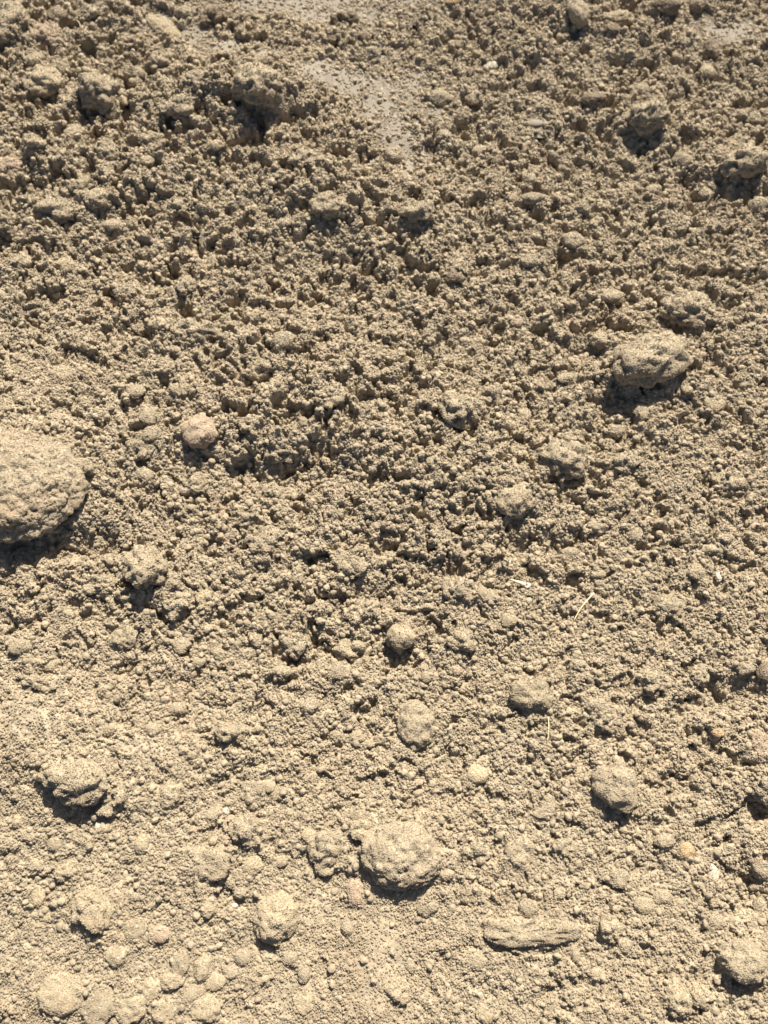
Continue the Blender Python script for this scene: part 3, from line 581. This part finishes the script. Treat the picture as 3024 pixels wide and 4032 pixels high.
lay(8, [
 (SC, 'clod', 68, 382, 335, 285, -12, .72, 'g', 'soil', 'largest round clod of the foreground, with a black shadow under its rim'),
 (PB, 'pebble', 270, 462, 74, 48, 8, .85, 's', 'pink', 'small pebble with a black shadow right of the largest round clod'),
 (SC, 'clod', 1000, 80, 190, 215, 25, 1.05, 'm', 'soil', 'tall leaning clod with a black shadow at its left, lower right'),
 (PB, 'pebble', 700, 192, 105, 84, 10, .8, 'm', 'soil', 'crumbly pebble left of the tall leaning clod'),
 (PB, 'pebble', 712, 140, 48, 46, 0, .8, 's', 'grey', 'small grey pebble on top of a crumbly pebble left of the leaning clod'),
 ('stone', 'stone', 1306, 360, 68, 62, 0, .75, 's', 'orange', 'ochre stone below the tall leaning clod at lower right'),
 (PB, 'pebble', 1422, 452, 50, 76, 15, .7, 's', 'white', 'pale upright stone lower right of the ochre stone'),
 (SC, 'clod', 770, 350, 115, 72, 0, .8, 'r', 'soil', 'crumbly lump with dark foot below the tall leaning clod'),
 (PB, 'pebble', 822, 797, 42, 78, 12, .85, 's', 'soil', 'small oval pebble hanging under the right end of the long bar'),
 (PB, 'pebble', 972, 690, 105, 110, 0, .85, 'm', 'pale', 'pale clod with shadow at left, off the right end of the long bar'),
 (PB, 'pebble', 1036, 765, 70, 64, 0, .75, 'm', 'soil', 'crumb under the pale clod off the right end of the bar'),
 (SC, 'clod', 1535, 835, 205, 165, -28, .95, 'm', 'soil', 'large clod in the bottom right corner with a black hollow at its left'),
 (SC, 'clod', 1268, 1000, 105, 130, 10, .85, 'm', 'pale', 'upright clod at the bottom right with shadow at its foot'),
 (SC, 'clod', 1370, 985, 100, 84, 0, .75, 'm', 'pale', 'pale clod right of the upright one at the bottom right'),
 (PB, 'pebble', 1115, 590, 84, 70, 0, .7, 'm', 'pale', 'pale lump above the clod off the right end of the bar'),
 (PB, 'pebble', 1430, 662, 74, 62, 0, .75, 'm', 'soil', 'lump above the large clod of the bottom right corner'),
 (SC, 'clod', 620, 605, 88, 74, 0, .75, 'm', 'soil', 'rounded lump on the upper side of the long bar'),
 (SC, 'clod', 55, 960, 100, 110, 0, .75, 'm', 'pale', 'pale lump at the bottom, right of the smooth low mound'),
 (PB, 'pebble', 115, 850, 44, 64, 15, .7, 's', 'soil', 'small upright pebble with shadow, right of the smooth low mound'),
 (PB, 'pebble', 920, 885, 64, 54, 0, .6, 's', 'pale', 'pale pebble lower right of the small hanging oval pebble'),
 (PB, 'pebble', 1600, 388, 62, 54, 0, .7, 's', 'pink', 'reddish pebble near the right edge below the shadowed gap'),
 (PB, 'pebble', 940, 545, 44, 38, 0, .7, 's', 'pale', 'small pale pebble above the pale clod off the bar'),
 ('stone', 'stone', 402, 28, 96, 76, 0, .8, 's', 'yellow', 'yellowish stone up right of the largest round clod'),
 (SC, 'clod', 1625, 600, 60, 70, 0, .8, 'm', 'soil', 'lump at the right edge under the black wedge of shadow'),
 (SC, 'clod', 585, 370, 135, 125, 0, .6, 'm', 'soil', 'low rounded lump midway from the largest round clod to the ochre stone'),
 (SC, 'clod', 395, 370, 110, 84, 0, .65, 'r', 'soil', 'crumbly lump right above the small pebble with a black shadow'),
 (SC, 'clod', 185, 600, 90, 80, 0, .65, 'm', 'soil', 'lump below the small pebble with a black shadow'),
 (PB, 'pebble', 752, 540, 54, 50, 0, .75, 'm', 'soil', 'crumb above the middle of the long bar'),
 (SC, 'clod', 1640, 90, 90, 130, 0, 1.0, 'r', 'soil', 'clod cut by the right edge with black shadow beneath, right of the leaning clod'),
 (SC, 'clod', 1620, 430, 90, 80, 0, 1.0, 'r', 'grey', 'greyish clod at the right edge over the black wedge'),
 (PB, 'pebble', 1210, 320, 90, 70, 0, .65, 'r', 'soil', 'crumbly lump left of the ochre stone'),
 (SC, 'clod', 400, 830, 90, 80, 0, .7, 'm', 'soil', 'lump with a dark crack at left, below the long bar'),
 (PB, 'pebble', 440, 1060, 90, 70, 0, .65, 'm', 'pale', 'pale lump at the bottom edge, right of the middle'),
 (PB, 'pebble', 1200, 560, 90, 60, 0, .75, 'm', 'soil', 'lump right of the pale lump, above a slot of shadow'),
 (SC, 'clod', 1010, 480, 100, 70, 0, .7, 'r', 'soil', 'crumbly lump midway between the bar and the ochre stone'),
])
# large pieces
clod(SC, 'huge rounded clod cut off by the left edge, the largest of all, black shadow below', 'clod', 15, 1905, 640, 450, -8, .36, 'g', 'soil', .64, None, 0, 1)
clod(SC, 'long straight bar of caked soil with a crack of shadow along its lower side', 'clod', 2095, 3662, 400, 110, 4, .40, 'm', 'soil', .64, None, 5, 1)
clod(SC, 'flat pale clay chip on the soil slope at the top, left of the clay strip', 'clod', 640, 105, 180, 70, -40, .3, 's', 'pale', .42)


PLACE = {}; BANK = []
for a_, k_ in CLODS:
    u_, v_, w_, h_ = a_[3:7]
    PLACE[(u_, v_)] = q_ = at(u_, v_)
    if w_ * h_ > 40 * 40:
        s_ = q_[3]; BANK.append((q_[0], q_[1], w_ * s_ * .62, h_ * s_ * .66, .20 * a_[8] * math.sqrt(w_ * h_) * s_ / 2))
REL += BANK
# ------------------------------------------------------------------ the ground
def axis(lo, hi, step_lo, step_hi, far=12.0):
    mid = [lo]
    while mid[-1] < hi:
        f = (mid[-1] - lo) / (hi - lo); mid.append(mid[-1] + step_lo + (step_hi - step_lo) * f)
    def out(start, step):
        r = []; s = step; v = 0
        while v < far: s = min(s * 1.16, 2.0); v += s; r.append(v)
        return np.array(r)
    a = out(0, step_lo); b = out(0, step_hi)
    return np.concatenate([lo - a[::-1], np.array(mid), mid[-1] + b])
gx = axis(-.246, .246, .00059, .00059)
gy = axis(-.246, .352, .00048, .00086)
X, Y = np.meshgrid(gx, gy)
nx, ny = len(gx), len(gy)
xf, yf = X.ravel(), Y.ravel()
zf = np.empty(len(xf), np.float32)
CH = 200000
for i in range(0, len(xf), CH):
    zf[i:i + CH] = soil(xf[i:i + CH], yf[i:i + CH])
inner = (np.abs(xf) < .245) & (yf > -.245) & (yf < .351)
jx = np.where(inner, 0.00022 * vnoise(xf / .0008, yf / .0008, 91) + .00045 * vnoise(xf / .003, yf / .003, 92), 0)
jy = np.where(inner, 0.00022 * vnoise(xf / .0008, yf / .0008, 93) + .00045 * vnoise(xf / .003, yf / .003, 94), 0)
idx = np.arange(nx * ny).reshape(ny, nx)
quads = np.stack([idx[:-1, :-1], idx[:-1, 1:], idx[1:, 1:], idx[1:, :-1]], -1).reshape(-1, 4)
ground = mesh_obj('ground', np.stack([xf + jx, yf + jy, zf], -1), quads, M['soil'])
tag(ground, kind='structure')

ZG = zf.reshape(ny, nx)
def mesh_z(x, y):                             # height of the sheet itself, also where its cells are wide
    i = np.clip(np.searchsorted(gx, x) - 1, 0, nx - 2); j = np.clip(np.searchsorted(gy, y) - 1, 0, ny - 2)
    a = (x - gx[i]) / (gx[i + 1] - gx[i]); b = (y - gy[j]) / (gy[j + 1] - gy[j])
    return (ZG[j, i] * (1 - a) + ZG[j, i + 1] * a) * (1 - b) + (ZG[j + 1, i] * (1 - a) + ZG[j + 1, i + 1] * a) * b
# smooth clay bed under the thin soil at the far side
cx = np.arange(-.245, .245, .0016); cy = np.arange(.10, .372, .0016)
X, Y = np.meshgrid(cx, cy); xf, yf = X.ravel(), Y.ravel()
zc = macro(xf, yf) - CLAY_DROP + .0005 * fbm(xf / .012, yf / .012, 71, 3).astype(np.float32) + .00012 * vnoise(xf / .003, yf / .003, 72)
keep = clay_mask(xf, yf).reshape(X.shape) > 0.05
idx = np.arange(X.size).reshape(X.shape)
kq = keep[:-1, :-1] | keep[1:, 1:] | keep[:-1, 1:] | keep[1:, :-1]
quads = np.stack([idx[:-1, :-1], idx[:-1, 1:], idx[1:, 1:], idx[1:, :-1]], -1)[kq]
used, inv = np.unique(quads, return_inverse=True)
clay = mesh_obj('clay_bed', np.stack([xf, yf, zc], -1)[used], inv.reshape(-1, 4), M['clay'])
tag(clay, kind='structure')
print('ground', nx, ny, len(used))

# ------------------------------------------------------------------ clods and pebbles
def grain_mat(src, name, attr=False):
    m = M[src].copy(); m.name = name; nt = m.node_tree
    # each grain its own shade
    bs = nt.nodes['Principled BSDF']; link = bs.inputs['Base Color'].links[0]; old = link.from_socket
    if attr: inf = nt.nodes.new('ShaderNodeAttribute'); inf.attribute_name = 'shade'
    else: inf = nt.nodes.new('ShaderNodeObjectInfo')
    mr = nt.nodes.new('ShaderNodeMapRange')
    mr.inputs[3].default_value = .86; mr.inputs[4].default_value = 1.14
    nt.links.new(inf.outputs['Fac' if attr else 'Random'], mr.inputs[0])
    cb = nt.nodes.new('ShaderNodeCombineColor')
    for k in range(3): nt.links.new(mr.outputs[0], cb.inputs[k])
    mx = nt.nodes.new('ShaderNodeMix'); mx.data_type = 'RGBA'; mx.blend_type = 'MULTIPLY'; mx.inputs[0].default_value = 1
    nt.links.new(old, mx.inputs[6]); nt.links.new(cb.outputs[0], mx.inputs[7]); nt.links.new(mx.outputs[2], bs.inputs['Base Color'])
    return m

GM = {k: grain_mat(k, k + '_grain', True) for k in M}
LOOSE = grain_mat('soil', 'loose_grain')
GRAINS = bpy.data.node_groups.new('grain_coat', 'GeometryNodeTree')
SOCK = {}
def grain_group():
    g = GRAINS; N = g.nodes; L = g.links; I = g.interface
    I.new_socket('Geometry', in_out='INPUT', socket_type='NodeSocketGeometry')
    for nm, ty in (('Material', 'NodeSocketMaterial'), ('Seed', 'NodeSocketInt'), ('Size', 'NodeSocketFloat')):
        SOCK[nm] = I.new_socket(nm, in_out='INPUT', socket_type=ty).identifier
    I.new_socket('Geometry', in_out='OUTPUT', socket_type='NodeSocketGeometry')
    gi, go = N.new('NodeGroupInput'), N.new('NodeGroupOutput')
    dp = N.new('GeometryNodeDistributePointsOnFaces'); dp.inputs['Density'].default_value = 1.9e6
    up = N.new('GeometryNodeInputNormal'); sx = N.new('ShaderNodeSeparateXYZ'); cp = N.new('FunctionNodeCompare')
    cp.inputs[1].default_value = .08; L.new(up.outputs[0], sx.inputs[0]); L.new(sx.outputs[2], cp.inputs[0]); L.new(cp.outputs[0], dp.inputs['Selection'])
    ip = N.new('GeometryNodeInstanceOnPoints'); ms = N.new('GeometryNodeMeshUVSphere'); ms.inputs['Radius'].default_value = 1.1; ms.inputs['Segments'].default_value = 4; ms.inputs['Rings'].default_value = 2
    sm = N.new('GeometryNodeSetMaterial'); jn = N.new('GeometryNodeJoinGeometry')
    rv = N.new('FunctionNodeRandomValue'); rv.data_type = 'FLOAT_VECTOR'
    rv.inputs[0].default_value = (.55, .55, .45); rv.inputs[1].default_value = (1.1, 1.1, .95)
    vs = N.new('ShaderNodeVectorMath'); vs.operation = 'SCALE'
    L.new(gi.outputs['Geometry'], dp.inputs['Mesh']); L.new(gi.outputs['Seed'], dp.inputs['Seed'])
    L.new(dp.outputs['Points'], ip.inputs['Points']); L.new(dp.outputs['Rotation'], ip.inputs['Rotation'])
    L.new(rv.outputs[0], vs.inputs[0]); L.new(gi.outputs['Size'], vs.inputs['Scale']); L.new(vs.outputs[0], ip.inputs['Scale'])
    L.new(ms.outputs[0], sm.inputs['Geometry']); L.new(gi.outputs['Material'], sm.inputs['Material']); L.new(sm.outputs[0], ip.inputs['Instance'])
    st = N.new('GeometryNodeStoreNamedAttribute'); st.data_type = 'FLOAT'; st.domain = 'INSTANCE'; st.inputs['Name'].default_value = 'shade'
    rf = N.new('FunctionNodeRandomValue'); L.new(rf.outputs[1], st.inputs['Value']); L.new(ip.outputs[0], st.inputs['Geometry'])
    rl = N.new('GeometryNodeRealizeInstances'); L.new(st.outputs[0], rl.inputs[0])
    ss = N.new('GeometryNodeSetShadeSmooth'); L.new(rl.outputs[0], ss.inputs[0])
    L.new(gi.outputs['Geometry'], jn.inputs[0]); L.new(ss.outputs[0], jn.inputs[0]); L.new(jn.outputs[0], go.inputs[0])
grain_group()
ICO = {}
def ico(n):
    if n not in ICO:
        bm = bmesh.new(); bmesh.ops.create_icosphere(bm, subdivisions=n, radius=1)
        v = np.array([p.co[:] for p in bm.verts]); f = np.array([[q.index for q in t.verts] for t in bm.faces])
        bm.free(); ICO[n] = (v, f)
    return ICO[n]
# surface style: how lumpy (share of size), how grainy (share of the soil's own crumbs)
STYLE = {'r': (.24, 1.0), 'm': (.19, .85), 's': (.14, .6), 'p': (.08, .12), 'g': (.10, 1.0)}
seed_no = [100]
def build_clod(name, label, cat, u, v, w, h, ang=0, rel=.7, style='m', mat='soil', sink=None, group=None, box=0, relief=.75):
    """w, h: outline in photograph pixels; rel: height over mean half-width; ang: turn of the outline, degrees ccw"""
    seed_no[0] += 1; sd = seed_no[0]; rs = np.random.default_rng(sd)
    x, y, z, s = PLACE[(u, v)]
    a, b = w * s / 2, h * s / 2 * 1.06
    c = rel * math.sqrt(a * b) * relief
    if sink is None:                          # the compact soil below holds its clods deeper
        sink = {'r': .53, 'm': .53, 's': .49, 'p': .42, 'g': .5}[style] + .04 * (v > 3000) - .10 * (rel > .9)
    n = 5 if w * h > 260 * 230 else (4 if w * h > 78 * 78 else 3)
    if w * h > 350 * 350: n = 6
    vv, ff = ico(n)
    lump, grain = STYLE[style]
    R = math.sqrt(a * b)
    off = rs.uniform(0, 50, 3)
    p = vv.copy()
    if box: p = p / (np.abs(p) ** box).sum(1)[:, None] ** (1 / box)
    # squash a ball into a clod: blunt faces first, then lumps
    for _ in range(3):
        d = rs.normal(size=3); d /= np.linalg.norm(d); t = rs.uniform(.74, .9) if style in 'rm' else rs.uniform(.86, .97)
        over = np.maximum(p @ d - t, 0)
        p -= over[:, None] * d * (.8 if style != 's' else .55)
    r = 1 + lump * (vnoise3(vv * 1.15 + off, sd) + .6 * vnoise3(vv * 2.5 + off, sd + 1)
                    + (.4 * vnoise3(vv * 5.2 + off, sd + 2) if style != 'p' else 0))
    p = p * r[:, None]
    p = p * np.array([a, b, c])
    ca, sa = math.cos(math.radians(ang)), math.sin(math.radians(ang))
    p = np.stack([p[:, 0] * ca - p[:, 1] * sa, p[:, 0] * sa + p[:, 1] * ca, p[:, 2]], -1)
    nrm = vv / np.array([a, b, c]); nrm = np.stack([nrm[:, 0] * ca - nrm[:, 1] * sa, nrm[:, 0] * sa + nrm[:, 1] * ca, nrm[:, 2]], -1)
    nrm /= np.linalg.norm(nrm, axis=1)[:, None]
    q = p + off
    g = 0
    if n >= 4 and R > .003:
        g = g + {'r': .85, 'm': .5, 'g': .4, 's': .15, 'p': 0}[style] * (balls3(q, .0042, sd) - .0015)
        g = g + (.62 * balls3(q, .0021, sd + 5) - .0006)
    if n >= 5: g = g + .8 * balls3(q, .0011, sd + 6) - .0004
    elif grain > .2: g = g + .0003 * vnoise3(q / .0009, sd + 8)
    if style == 'g': g = np.asarray(g) + .0006 * vnoise3(q / .0062, sd + 9) 
    p = p + nrm * (np.asarray(g) * grain)[..., None] if np.ndim(g) else p
    lift = c * (1 - 2 * sink)
    base = float(np.median(soil(x + np.linspace(-.5, .5, 5) * a, y + np.linspace(-.5, .5, 5) * b)))
    base = max(base, float(macro(np.array([x]), np.array([y]))[0]) - CLAY_DROP)
    p[:, 2] += lift
    keepv = p[:, 2] > -max(.004, .55 * c)     # nothing is kept of what lies buried
    kf = keepv[ff].all(1)
    used, inv = np.unique(ff[kf], return_inverse=True)
    o = mesh_obj(name, p[used], inv.reshape(-1, 3), M[mat], (x, y, base))
    if style != 'p' and R > .0012:            # its own coat of grains
        md = o.modifiers.new('grains', 'NODES'); md.node_group = GRAINS
        md[SOCK['Material']] = GM[mat]; md[SOCK['Seed']] = sd
        md[SOCK['Size']] = .00046 if style == 'r' else (.00042 if style in 'mg' else .00038)
    return tag(o, label, cat, group)
for a_, k_ in CLODS: build_clod(*a_, **k_)

# ------------------------------------------------------------------ loose crumbs and grains lying on the soil
def scatter_pts(n, seed, dens):
    r = np.random.default_rng(seed)
    x = r.uniform(-.25, .25, n); y = r.uniform(-.255, .365, n)
    half = np.where((y > -.248) & (y < .354), .247, 0)
    k = (np.abs(x) < half) & (r.random(n) < dens(x, y))
    return x[k], y[k], r
def scatter(name, x, y, z, rad, rs, mat, subdiv, seed, rough):
    me = bpy.data.meshes.new(name)
    me.vertices.add(len(x)); me.vertices.foreach_set('co', np.stack([x, y, z], -1).astype(np.float32).ravel())
    sc = np.stack([rad * rs.uniform(.75, 1.3, len(x)), rad * rs.uniform(.75, 1.3, len(x)), rad * rs.uniform(.7, 1.1, len(x))], -1)
    rot = rs.uniform(-3.14, 3.14, (len(x), 3)); 
    for nm, d in (('scl', sc), ('rot', rot)):
        a = me.attributes.new(nm, 'FLOAT_VECTOR', 'POINT'); a.data.foreach_set('vector', d.astype(np.float32).ravel())
    o = bpy.data.objects.new(name, me); COL.objects.link(o)
    me.materials.append(mat)
    ng = bpy.data.node_groups.new(name, 'GeometryNodeTree'); N = ng.nodes; L = ng.links
    ng.interface.new_socket('Geometry', in_out='INPUT', socket_type='NodeSocketGeometry')
    ng.interface.new_socket('Geometry', in_out='OUTPUT', socket_type='NodeSocketGeometry')
    gi, go = N.new('NodeGroupInput'), N.new('NodeGroupOutput')
    ip = N.new('GeometryNodeInstanceOnPoints'); ms = N.new('GeometryNodeMeshIcoSphere')
    ms.inputs['Radius'].default_value = 1; ms.inputs['Subdivisions'].default_value = subdiv
    sp = N.new('GeometryNodeSetPosition'); nz = N.new('ShaderNodeTexNoise'); nz.inputs['Scale'].default_value = 1.3; nz.inputs['Detail'].default_value = 5
    vm = N.new('ShaderNodeVectorMath'); vm.operation = 'SUBTRACT'; vm.inputs[1].default_value = (.5, .5, .5)
    vs = N.new('ShaderNodeVectorMath'); vs.operation = 'SCALE'; vs.inputs['Scale'].default_value = rough
    L.new(nz.outputs['Color'], vm.inputs[0]); L.new(vm.outputs[0], vs.inputs[0]); L.new(vs.outputs[0], sp.inputs['Offset'])
    L.new(ms.outputs[0], sp.inputs['Geometry'])
    sm = N.new('GeometryNodeSetMaterial'); sm.inputs['Material'].default_value = mat
    L.new(sp.outputs[0], sm.inputs['Geometry']); L.new(sm.outputs[0], ip.inputs['Instance'])
    na = []
    for nm in ('scl', 'rot'):
        a = N.new('GeometryNodeInputNamedAttribute'); a.data_type = 'FLOAT_VECTOR'; a.inputs['Name'].default_value = nm; na.append(a.outputs[0])
    e2r = N.new('FunctionNodeEulerToRotation'); L.new(na[1], e2r.inputs[0])
    L.new(na[0], ip.inputs['Scale']); L.new(e2r.outputs[0], ip.inputs['Rotation'])
    L.new(gi.outputs[0], ip.inputs['Points']); L.new(ip.outputs[0], go.inputs[0])
    md = o.modifiers.new('scatter', 'NODES'); md.node_group = ng
    tag(o, kind='stuff')
    return o
def top_z(x, y):
    z = np.empty(len(x), np.float32)
    for i in range(0, len(x), CH): z[i:i + CH] = soil(x[i:i + CH], y[i:i + CH])
    mc = macro(x, y) - CLAY_DROP
    return np.where(clay_mask(x, y) > .05, np.maximum(z, mc), z)
x, y, rs = scatter_pts(600000, 3, lambda x, y: 1 - .5 * dusty(x, y) - .9 * np.clip(clay_mask(x, y) - .25, 0, .5) / .5)
rad = .00025 + .00034 * rs.random(len(x)) ** 2.0
scatter('soil_grain', x, y, top_z(x, y) + rad * .55, rad, rs, LOOSE, 1, 3, .3)
x, y, rs = scatter_pts(95000, 4, lambda x, y: (1 - .8 * dusty(x, y)) * np.clip(.25 + .75 * ROUGH(x, y), .3, 1) * (1 - .6 * np.clip(clay_mask(x, y) - .3, 0, .5) / .5))
rad = np.minimum(.00055 * (1 - rs.random(len(x))) ** -.34, .0017)
scatter('soil_crumb', x, y, top_z(x, y) + rad * .02, rad, rs, LOOSE, 3, 4, .9)

# the same cover carries on over the ground beyond the patch
def outside(n, seed):
    r_ = np.random.default_rng(seed); x = r_.uniform(-.55, .55, n); y = r_.uniform(-.45, .75, n)
    k = (np.abs(x) > .246) | (y < -.246) | (y > .352)
    return x[k], y[k], r_
x, y, rs = outside(330000, 8)
rad = .00045 + .0006 * rs.random(len(x)) ** 2
scatter('soil_grain', x, y, mesh_z(x, y) + rad * .4, rad, rs, LOOSE, 1, 8, .3)
x, y, rs = outside(170000, 9)
rad = np.minimum(.0010 * (1 - rs.random(len(x))) ** -.34, .0042)
scatter('soil_crumb', x, y, mesh_z(x, y) + rad * .25, rad, rs, LOOSE, 2, 9, .9)

# ------------------------------------------------------------------ shell, straw, stalks
def plain_mat(name, a, b, scale=400, rough=.6):
    m = bpy.data.materials.new(name); m.use_nodes = True; N = m.node_tree.nodes; L = m.node_tree.links
    bs = N['Principled BSDF']; bs.inputs['Roughness'].default_value = rough; bs.inputs['Specular IOR Level'].default_value = .35
    tc = N.new('ShaderNodeTexCoord'); n = N.new('ShaderNodeTexNoise'); n.inputs['Scale'].default_value = scale; n.inputs['Detail'].default_value = 4
    L.new(tc.outputs['Object'], n.inputs['Vector'])
    r = N.new('ShaderNodeMapRange'); r.inputs[1].default_value = .35; r.inputs[2].default_value = .68; L.new(n.outputs[0], r.inputs[0])
    x = N.new('ShaderNodeMix'); x.data_type = 'RGBA'; L.new(r.outputs[0], x.inputs[0])
    x.inputs[6].default_value = (*a, 1); x.inputs[7].default_value = (*b, 1); L.new(x.outputs[2], bs.inputs['Base Color'])
    return m
def spot(tile, cx, cy):
    ou, ov = TILE[tile]; return at(ou + cx * K, ov + cy * K)
def local_top(x, y, r=.0012):
    a = np.linspace(0, 6.28, 9); return float(np.median(top_z(x + r * np.cos(a), y + r * np.sin(a))))
def local_max(x, y, r=.0008):
    a = np.linspace(0, 6.28, 9); return float(np.max(top_z(x + r * np.cos(a), y + r * np.sin(a))))

# the little turret shell: whorls wound round a cone, mouth at the wide end
t0 = spot(6, 538, 291); t1 = spot(6, 630, 327)
p0 = Vector((t0[0], t0[1], 0)); p1 = Vector((t1[0], t1[1], 0))
LEN = (p1 - p0).length; RB = LEN * .155
nu, nvv = 20, 60
V = []; F = []
for j in range(nvv + 1):
    f = j / nvv
    for i in range(nu):
        a = 2 * math.pi * i / nu
        ph = (math.sqrt(max(f, 0)) * 6.5 - a / (2 * math.pi)) % 1.0
        bulge = 1 + .16 * (math.sin(math.pi * ph) ** .6 - .75)
        r = RB * (f ** .9 if f < .86 else (.86 ** .9) * math.sqrt(max(0, 1 - ((f - .86) / .14) ** 2 * .97))) * bulge
        mouth = max(0, 1 - ((f - .84) / .10) ** 2) * max(0, math.cos(a - 1.9)) ** 3      # the dark opening
        r *= 1 - .75 * mouth
        V.append((LEN * f, r * math.cos(a), r * math.sin(a)))
for j in range(nvv):
    for i in range(nu):
        F.append((j * nu + i, (j + 1) * nu + i, (j + 1) * nu + (i + 1) % nu, j * nu + (i + 1) % nu))
sh = mesh_obj('snail_shell', V, F, plain_mat('ivory_shell', (.66, .58, .44), (.50, .41, .28), 500, .45))
z0 = local_max(p0.x, p0.y); z1 = local_max(p1.x, p1.y); zm = max(z0, z1 , local_max(*((p0 + p1) / 2)[:2]))
d = (p1 - p0); sh.location = (p0.x, p0.y, zm + RB * .4)
sh.rotation_euler = (0, math.radians(0), math.atan2(d.y, d.x))
tag(sh, 'small pointed ivory snail shell lying on the dry soil right of the middle', 'shell')

def tube(name, pts, radii, mat, label, cat, sides=7, flat=.6):
    pts = [Vector(p) for p in pts]; org = pts[0].copy(); V = []; F = []
    for i, p in enumerate(pts):
        dr = (pts[min(i + 1, len(pts) - 1)] - pts[max(i - 1, 0)]).normalized()
        s = dr.cross(Vector((0, 0, 1))).normalized() if abs(dr.z) < .95 else Vector((1, 0, 0)); u = s.cross(dr)
        for k in range(sides):
            a = 2 * math.pi * k / sides
            V.append((p - org + s * radii[i] * math.cos(a) + u * radii[i] * flat * math.sin(a))[:])
    n = sides
    for i in range(len(pts) - 1):
        for k in range(n): F.append((i * n + k, i * n + (k + 1) % n, (i + 1) * n + (k + 1) % n, (i + 1) * n + k))
    V.append((0, 0, 0)); V.append((pts[-1] - org)[:]); a, b = len(V) - 2, len(V) - 1; m = (len(pts) - 1) * n
    for k in range(n):
        F.append((a, (k + 1) % n, k, k)); F.append((b, m + k, m + (k + 1) % n, m + (k + 1) % n))
    me = bpy.data.meshes.new(name); me.from_pydata(V, [], [tuple(dict.fromkeys(f)) for f in F]); me.update()
    for pl in me.polygons: pl.use_smooth = True
    me.materials.append(mat); o = bpy.data.objects.new(name, me); COL.objects.link(o); o.location = org
    return tag(o, label, cat)
def stalk(name, tile, ends, bow, r, mat, label, cat, lift=(.0008, .0008), n=14, wig=0):
    (xa, ya, *_), (xb, yb, *_) = spot(tile, *ends[0]), spot(tile, *ends[1])
    zs = [max(local_max(xa + (xb - xa) * f, ya + (yb - ya) * f) for f in np.linspace(0, 1, 7))]
    z = zs[0]; za, zb = local_top(xa, ya), local_top(xb, yb)
    pts = []; rad = []
    L_ = math.hypot(xb - xa, yb - ya); px, py = -(yb - ya) / L_, (xb - xa) / L_
    for i in range(n):
        f = i / (n - 1); o = bow * L_ * math.sin(math.pi * f) + wig * L_ * math.sin(f * 9)
        zz = za + lift[0] + (zb + lift[1] - za - lift[0]) * f
        pts.append((xa + (xb - xa) * f + px * o, ya + (yb - ya) * f + py * o, max(zz, zz * .3 + z * .7 + r)))
        rad.append(r * (1 - .55 * f ** 2) * (1 + .12 * math.sin(f * 23)))
    return tube(name, pts, rad, mat, label, cat)
straw_m = plain_mat('dry_straw', (.70, .58, .36), (.56, .43, .24), 900, .55)
root_m = plain_mat('dry_rootlet', (.27, .19, .11), (.17, .115, .07), 900, .7)
stalk('straw', 6, ((902, 357), (816, 474)), -.05, .00042, straw_m, 'long pale piece of straw lying slantwise right of and below the shell', 'straw', (.0026, .0018))
stalk('stalk', 6, ((705, 888), (702, 992)), .03, .00030, straw_m, 'thin upright pale stalk at the right foot of the big round greyish clod', 'stalk', (.0012, .0004))
stalk('rootlet', 1, ((1568, 395), (1550, 475)), .12, .00045, root_m, 'dark twig sticking up at the left margin of the bare clay patch', 'twig', (.006, .001))
stalk('rootlet', 3, ((350, 522), (470, 560)), .06, .00016, root_m, 'fine brown root hair across a gap at left above the huge clod', 'root hair', (.001, .001))
stalk('rootlet', 1, ((215, 1058), (360, 1066)), .06, .00018, root_m, 'long brown root hair lying flat at the upper left under the pale pair', 'root hair', (.001, .001))
stalk('rootlet', 1, ((332, 92), (352, 132)), .1, .00020, straw_m, 'short pale bristle in the top left, right of the corner clod', 'bristle', (.003, .001))
stalk('rootlet', 4, ((478, 545), (500, 528)), .1, .00022, root_m, 'short brown bristle right of centre above the crumbly clod', 'bristle', (.002, .001))
stalk('rootlet', 8, ((480, 575), (530, 560)), .2, .00014, root_m, 'fine dark root hair above the left end of the long bar', 'root hair', (.001, .001))
